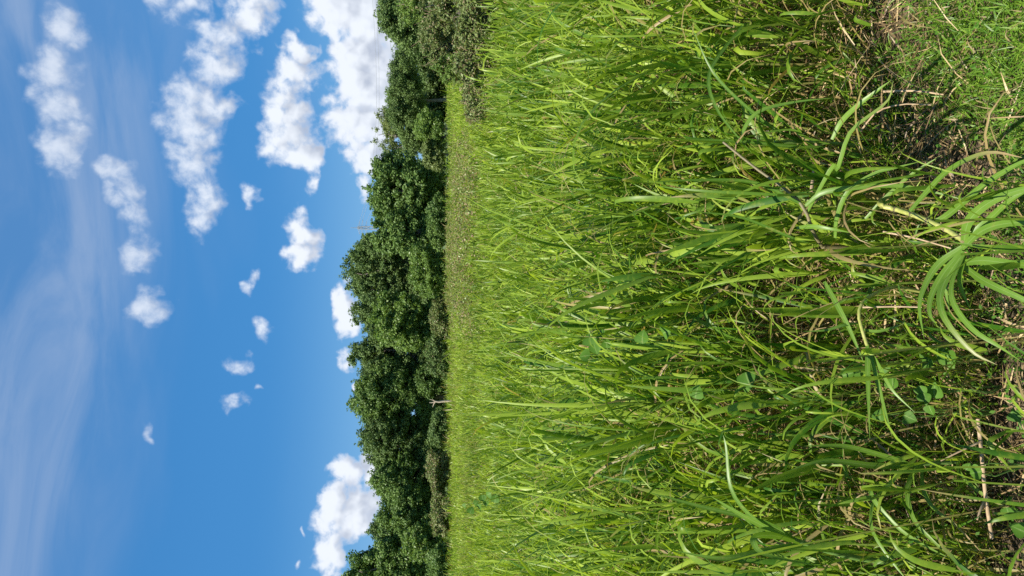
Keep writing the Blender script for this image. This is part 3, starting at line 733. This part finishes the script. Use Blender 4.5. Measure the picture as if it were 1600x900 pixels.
fan = [
 ([(1506,380,1.62),(1514,345,1.57),(1548,315,1.50),(1605,294,1.42),(1680,290,1.34)], .030, .62, 0),
 ([(1506,378,1.62),(1542,346,1.57),(1580,312,1.50),(1625,288,1.45)], .022, .7, 0),
 ([(1504,388,1.62),(1530,364,1.56),(1562,351,1.50),(1610,349,1.43),(1680,365,1.36)], .027, .75, 0),
 ([(1502,412,1.63),(1532,407,1.56),(1572,411,1.50),(1610,417,1.43),(1670,440,1.36)], .028, .68, 0),
 ([(1506,415,1.63),(1530,434,1.57),(1560,450,1.51),(1612,474,1.45),(1650,500,1.42)], .026, .55, 0),
 ([(1504,386,1.62),(1468,412,1.66),(1448,442,1.67),(1437,478,1.66),(1444,530,1.64)], .026, .6, 0),
 ([(1504,392,1.62),(1474,428,1.65),(1456,462,1.65),(1453,490,1.63),(1464,508,1.61)], .024, .66, 0),
 ([(1505,396,1.62),(1480,432,1.63),(1469,466,1.61),(1479,502,1.57),(1520,550,1.53),(1558,570,1.50)], .025, .7, .5),
 ([(1507,398,1.62),(1489,440,1.60),(1491,474,1.57),(1520,514,1.52),(1560,540,1.48),(1596,565,1.46)], .026, .62, 0),
 ([(1508,400,1.62),(1500,440,1.60),(1517,486,1.56)], .020, .6, 0),
 ([(1496,400,1.63),(1482,420,1.66),(1478,450,1.68),(1484,490,1.70)], .018, .5, 0),
 ([(1450,352,1.74),(1478,338,1.70),(1510,312,1.62),(1550,280,1.54),(1605,250,1.46),(1660,238,1.40)], .024, .7, 0),
 ([(1422,330,1.80),(1452,296,1.76),(1478,270,1.70),(1510,250,1.63),(1550,238,1.56),(1605,248,1.50)], .023, .7, .9)]
for pts, w_, tn, td in fan: blade('leaf', pts, w_, M_CANE_LEAF, c1_, tn, td)

c2_ = plant('cane_plant', 'cane grass with purplish brown stem crossing the field front, above the yellow cane', 'cane plant', 1290, 380, 2.15)
stem('stalk', [(1130, 222, 2.10), (1180, 262, 2.05), (1222, 292, 2.02), (1255, 322, 2.0), (1270, 362, 2.02), (1285, 385, 2.1)], 0.0035, 0.0055, M_STEM, c2_)
lp = at(1285, 385, 2.1); a = Acc(); tube(a, [lp, (lp[0], lp[1] + .06, lp[2] * .5), (lp[0], lp[1] + .08, -0.02)], [0.0075, .008, .0085], 8); a.build('stalk_foot', M_STEM, c2_)
for pts, w_, tn, td in [
 ([(1258,322,2.0),(1285,301,1.95),(1335,293,1.90),(1400,290,1.86),(1455,299,1.82),(1520,316,1.76)], .021, .6, 0),
 ([(1305,372,2.02),(1308,340,1.98),(1325,300,1.93),(1365,272,1.88),(1400,262,1.84),(1440,252,1.80)], .019, .7, 0),
 ([(1352,342,1.98),(1385,308,1.93),(1425,272,1.88),(1472,242,1.82)], .017, .85, 0),
 ([(1245,356,2.02),(1270,354,1.96),(1300,358,1.92),(1332,364,1.90)], .018, .9, 0),
 ([(1160,40,2.3),(1110,110,2.25),(1120,170,2.2),(1175,240,2.1)], .018, .25, 0),
 ([(1255,320,2.0),(1180,285,2.0),(1090,281,1.98),(1010,285,1.95)], .019, .15, 0),
 ([(1285,385,2.05),(1240,372,2.0),(1160,340,1.98),(1080,330,1.96)], .018, .2, 0),
 ([(1262,330,2.0),(1300,262,1.94),(1310,262,1.9),(1330,205,1.86),(1385,160,1.8),(1395,128,1.78)], .020, .85, .3)]:
    blade('leaf', pts, w_, M_CANE_LEAF, c2_, tn, td)

c3_ = plant('cane_plant', 'broken cane with bent yellow stalk and leaves pointing down left, left of the leaf fan', 'cane plant', 1420, 470, 1.98)
stem('stalk', [(1400, 448, 1.95), (1375, 455, 1.92), (1350, 470, 1.88), (1342, 490, 1.86), (1347, 515, 1.84), (1355, 540, 1.82)], 0.005, 0.0045, M_CANE, c3_)
lp = at(1400, 448, 1.95); a = Acc(); tube(a, [lp, (lp[0] - .02, lp[1] + .05, lp[2] * .5), (lp[0] - .02, lp[1] + .06, -0.02)], [0.005, .005, .006], 8); a.build('stalk_foot', M_CANE, c3_)
for pts, w_, tn, td in [
 ([(1355,538,1.82),(1356,580,1.79),(1357,620,1.77),(1359,685,1.74)], .018, .65, 0),
 ([(1356,540,1.82),(1370,590,1.79),(1380,630,1.77),(1394,682,1.74)], .017, .6, 0),
 ([(1358,545,1.82),(1375,575,1.79),(1395,610,1.76),(1430,645,1.73)], .016, .85, 0),
 ([(1288,440,1.93),(1310,480,1.88),(1330,520,1.85),(1351,570,1.82)], .020, .75, 0),
 ([(1344,505,1.86),(1320,508,1.86),(1290,516,1.88),(1255,518,1.9)], .014, .3, 0),
 ([(1350,515,1.85),(1370,518,1.82),(1395,512,1.8),(1417,504,1.79)], .012, .7, .3)]:
    blade('leaf', pts, w_, M_CANE_LEAF, c3_, tn, td)

c4_ = plant('cane_plant', 'bright leafy cane tuft with light leaves curling at the left bottom of the field front', 'cane plant', 1470, 760, 1.95)
stem('stalk', [(1490, 722, 1.92), (1450, 724, 1.9), (1420, 727, 1.88)], 0.006, 0.005, M_GSTEM, c4_)
lp = at(1490, 722, 1.92); a = Acc(); tube(a, [lp, (lp[0], lp[1] + .03, lp[2] * .5), (lp[0], lp[1] + .04, -0.02)], [0.006, .006, .007], 8); a.build('stalk_foot', M_GSTEM, c4_)
for pts, w_, tn, td in [
 ([(1425,726,1.88),(1385,713,1.86),(1320,697,1.84),(1255,697,1.84)], .024, .55, 0),
 ([(1425,727,1.88),(1370,728,1.86),(1290,720,1.84),(1230,736,1.84)], .024, .5, 0),
 ([(1440,726,1.88),(1424,745,1.84),(1418,775,1.80),(1430,815,1.76),(1465,852,1.72),(1495,876,1.70)], .019, .8, .1),
 ([(1420,727,1.88),(1375,770,1.84),(1362,800,1.80),(1366,835,1.76),(1400,885,1.72),(1425,915,1.70)], .018, .75, 0),
 ([(1372,760,1.86),(1360,765,1.83),(1372,790,1.8),(1410,830,1.76),(1450,855,1.73),(1490,875,1.70)], .018, .85, 0),
 ([(1440,727,1.88),(1443,765,1.83),(1460,795,1.80),(1495,822,1.77),(1535,865,1.74)], .016, .7, .95),
 ([(1496,722,1.90),(1500,740,1.86),(1520,760,1.82),(1550,782,1.78),(1590,800,1.75)], .016, 1, .5)]:
    blade('leaf', pts, w_, M_CANE_LEAF, c4_, tn, td)
c5_ = plant('cane_plant', 'broad leaved cane with its thick grey green stalk sweeping up from the lower left corner', 'cane plant', 1500, 885, 1.98)
stem('stalk', [(1400, 880, 1.95), (1340, 872, 1.92), (1290, 860, 1.88), (1240, 843, 1.85)], 0.008, 0.0065, M_GSTEM, c5_)
lp = at(1400, 880, 1.95); a = Acc(); tube(a, [lp, (lp[0], lp[1] + .06, lp[2] * .5), (lp[0], lp[1] + .08, -0.02)], [0.008, .0085, .009], 8); a.build('stalk_foot', M_GSTEM, c5_)
for pts, w_, tn, td in [
 ([(1245,845,1.85),(1210,830,1.82),(1160,805,1.80),(1110,775,1.80)], .030, .75, 0),
 ([(1250,848,1.85),(1215,838,1.82),(1185,838,1.80),(1178,848,1.78),(1200,868,1.76),(1300,888,1.75)], .030, .65, 0),
 ([(1240,843,1.85),(1190,820,1.84),(1145,770,1.83),(1135,700,1.83),(1130,680,1.83)], .018, .5, 0),
 ([(1260,850,1.86),(1200,860,1.84),(1130,872,1.83),(1050,860,1.84)], .026, .3, 0),
 ([(1250,847,1.85),(1190,815,1.84),(1090,790,1.85),(1010,768,1.86)], .020, .25, 0)]:
    blade('leaf', pts, w_, M_CANE_LEAF, c5_, tn, td)
# arching big leaves on the right front
c6_ = plant('cane_plant', 'cane grass with wide pale arching leaf above the lawn edge at the right', 'cane plant', 1330, 215, 2.35)
stem('stalk', [(1320, 225, 2.3), (1260, 222, 2.25), (1210, 222, 2.2)], 0.006, 0.005, M_GSTEM, c6_)
lp = at(1320, 225, 2.3); a = Acc(); tube(a, [lp, (lp[0], lp[1] + .06, lp[2] * .5), (lp[0], lp[1] + .08, -0.02)], [0.006, .006, .007], 8); a.build('stalk_foot', M_GSTEM, c6_)
for pts, w_, tn, td in [
 ([(1210,222,2.2),(1165,222,2.15),(1162,205,2.1),(1185,175,2.05),(1240,160,2.0),(1300,153,1.95)], .025, .55, 0),
 ([(1300,218,2.1),(1315,190,2.06),(1340,165,2.0),(1370,142,1.95),(1393,125,1.92)], .022, .95, 0),
 ([(1300,226,2.2),(1260,214,2.15),(1232,202,2.12),(1160,214,2.1)], .022, .75, 0),
 ([(1290,230,2.2),(1230,228,2.16),(1150,220,2.14),(1060,218,2.12)], .018, .3, 0),
 ([(1250,222,2.2),(1195,190,2.16),(1120,120,2.14),(1080,40,2.14)], .018, .2, 0)]:
    blade('leaf', pts, w_, M_CANE_LEAF, c6_, tn, td)

# dry bits
tw = plant('dry_branch', 'forked pale brown dry branch standing in the litter at the lower left', 'branch', 1560, 760, 1.75)
stem('stem', [(1528, 655, 1.75), (1533, 700, 1.73), (1537, 745, 1.71), (1541, 783, 1.70), (1550, 842, 1.68)], 0.005, 0.0045, M_TWIG, tw)
stem('fork', [(1540, 780, 1.70), (1532, 797, 1.68), (1527, 812, 1.67)], 0.004, 0.002, M_TWIG, tw)
stem('fork', [(1532, 690, 1.73), (1500, 705, 1.73), (1470, 720, 1.74)], 0.003, 0.0015, M_TWIG, tw)
for nm, lb_, pts, r_ in (('dry_stalk', 'long thin dry stalk beside the broken cane, pointing at the leaf fan', [(1348, 480, 1.84), (1400, 479, 1.80), (1440, 480, 1.77)], .0028),
        ('dry_stalk', 'straight pale straw stalk just under the jointed yellow cane', [(1380, 362, 1.86), (1430, 372, 1.8), (1486, 388, 1.72)], .003),
        ('dry_stalk', 'golden dry stalk curving out of the litter toward the lawn at the right', [(1380, 143, 2.2), (1430, 142, 2.15), (1475, 148, 2.1)], .004),
        ('dry_stalk', 'curling brown dry stalk at the lawn edge under the golden one', [(1345, 205, 2.15), (1370, 175, 2.1), (1410, 163, 2.05), (1455, 164, 2.02)], .003),
        ('dry_stalk', 'thick faded upright stalk in the litter right of the purplish cane', [(1268, 300, 2.1), (1270, 280, 2.12), (1272, 260, 2.15)], .006)):
    P = curve(pts, 8); a = Acc(); tube(a, P, np.linspace(r_, r_ * .6, 8), 7)
    o = a.build(nm, M_TWIG); tag(o, lb_, 'stalk', 'dry stalks')

# broad leaved weeds: heart shaped leaves on short stems
def heart(name, c, size, nor, rot, parent, tint):
    nor = np.array(nor, float); nor /= np.linalg.norm(nor)
    a_ = np.cross(nor, (math.cos(rot), math.sin(rot), 0.3)); a_ /= np.linalg.norm(a_); b_ = np.cross(nor, a_)
    n_ = 9; t = np.linspace(0, 1, n_)
    w = 0.62 * np.sin(np.pi * np.clip(t, 0, 1) ** 0.62) ** 0.8 * (1 - 0.25 * t); w[0] = 0.12; w[-1] = 0.01
    Pc = c[None] + b_[None] * ((t - 0.4) * size)[:, None] - nor[None] * (0.22 * size * (t - .4) ** 2)[:, None]
    side = np.repeat(a_[None], n_, 0)
    A_ = Acc(); A_.add(*strip(Pc[None], side[None], (w * size)[None], np.array([tint]), np.zeros(1), 0.3))
    return A_.build(name, M_WEED, parent)
def weed(label, items, group='broad leaved weeds', name='broadleaf_weed'):
    c0 = at(*items[0][:3]); root = empty(name, (c0[0], c0[1] + .06, 0), label, 'weed', group)
    a = Acc()
    for (u_, v_, d_, s_) in items:
        c = at(u_, v_, d_); tube(a, wiggle((root.location[0], root.location[1], -0.01), c, 5, 0.03), np.linspace(0.003, 0.0015, 5), 5)
    a.build('stem', M_GSTEM, root)
    for (u_, v_, d_, s_) in items:
        c = at(u_, v_, d_); view = np.array((0, 0, EYE)) - c; view /= np.linalg.norm(view)
        heart('leaf', c, s_, view + np.array((0, 0, 0.6)) + rng.normal(0, 0.28, 3), rng.uniform(0, 6.28), root, rng.uniform(0.4, 1))
weed('broad leaved weed with two large round leaves between the leaf fan and the litter', [(1450, 568, 1.86, .034), (1482, 560, 1.84, .05), (1472, 552, 1.9, .036)])
weed('broad leaved weed with heart leaves below the broken cane', [(1324, 585, 2.0, .036), (1342, 578, 2.02, .04), (1395, 598, 1.95, .042), (1384, 575, 1.99, .03)])
weed('low weed with folded pair of leaves in the middle of the dark litter', [(1440, 610, 1.85, .032), (1460, 612, 1.84, .045), (1445, 622, 1.84, .034)])
weed('broad leaved weed left of the folded pair one', [(1420, 652, 1.86, .036), (1454, 640, 1.83, .03), (1375, 650, 1.92, .036)])
weed('weed with small pointed leaf before the forked dry branch', [(1526, 738, 1.68, .034), (1512, 730, 1.7, .02)])
weed('weed at the very bottom left corner of the litter', [(1594, 828, 1.6, .036), (1586, 650, 1.62, .03), (1575, 800, 1.64, .026)])
weed('climbing vine with crinkled dark leaves on top of the grass near the centre', [(922, 532, 2.9, .055), (915, 556, 2.9, .05), (930, 544, 2.85, .045), (940, 522, 2.9, .04), (948, 538, 2.9, .04)], name='vine')
weed('vine with two pale heart leaves in the grass near the centre', [(1004, 528, 2.6, .052), (1040, 519, 2.55, .045)], name='vine')
weed('vine with pale lit leaf deep in the grass front', [(1168, 592, 2.35, .058), (1088, 614, 2.45, .05), (1165, 600, 2.4, .05)], name='vine')
weed('dark leafy sapling poking above the grass at the left', [(754, 778, 6.0, .06), (764, 772, 5.9, .06), (774, 780, 5.9, .07), (736, 798, 6.0, .06), (744, 786, 6.0, .05), (726, 790, 6.1, .04), (760, 786, 6, .05), (750, 792, 6, .05)], name='sapling', group=None)
# fine creeping green herbs on the litter
hb = Acc()
k = 2600; x = rng.uniform(-2.2, 2.2, k); y = y_edge(x) + rng.normal(0.05, 0.35, k); ok = (y > 1.0) & (rng.random(k) < np.where(x < 0.3, 1, 0.35)); x, y = x[ok], y[ok]
leaves(hb, np.stack([x, y, rng.uniform(0.01, 0.12, len(x))], -1), np.full(len(x), 0.03), 5, 0.016, tint0=0.6, up=1.2)
o = hb.build("creeping_herbs", M_WEED); tag(o, 'small green creeping herbs scattered over the litter at the field edge', 'herbs', kind='stuff')
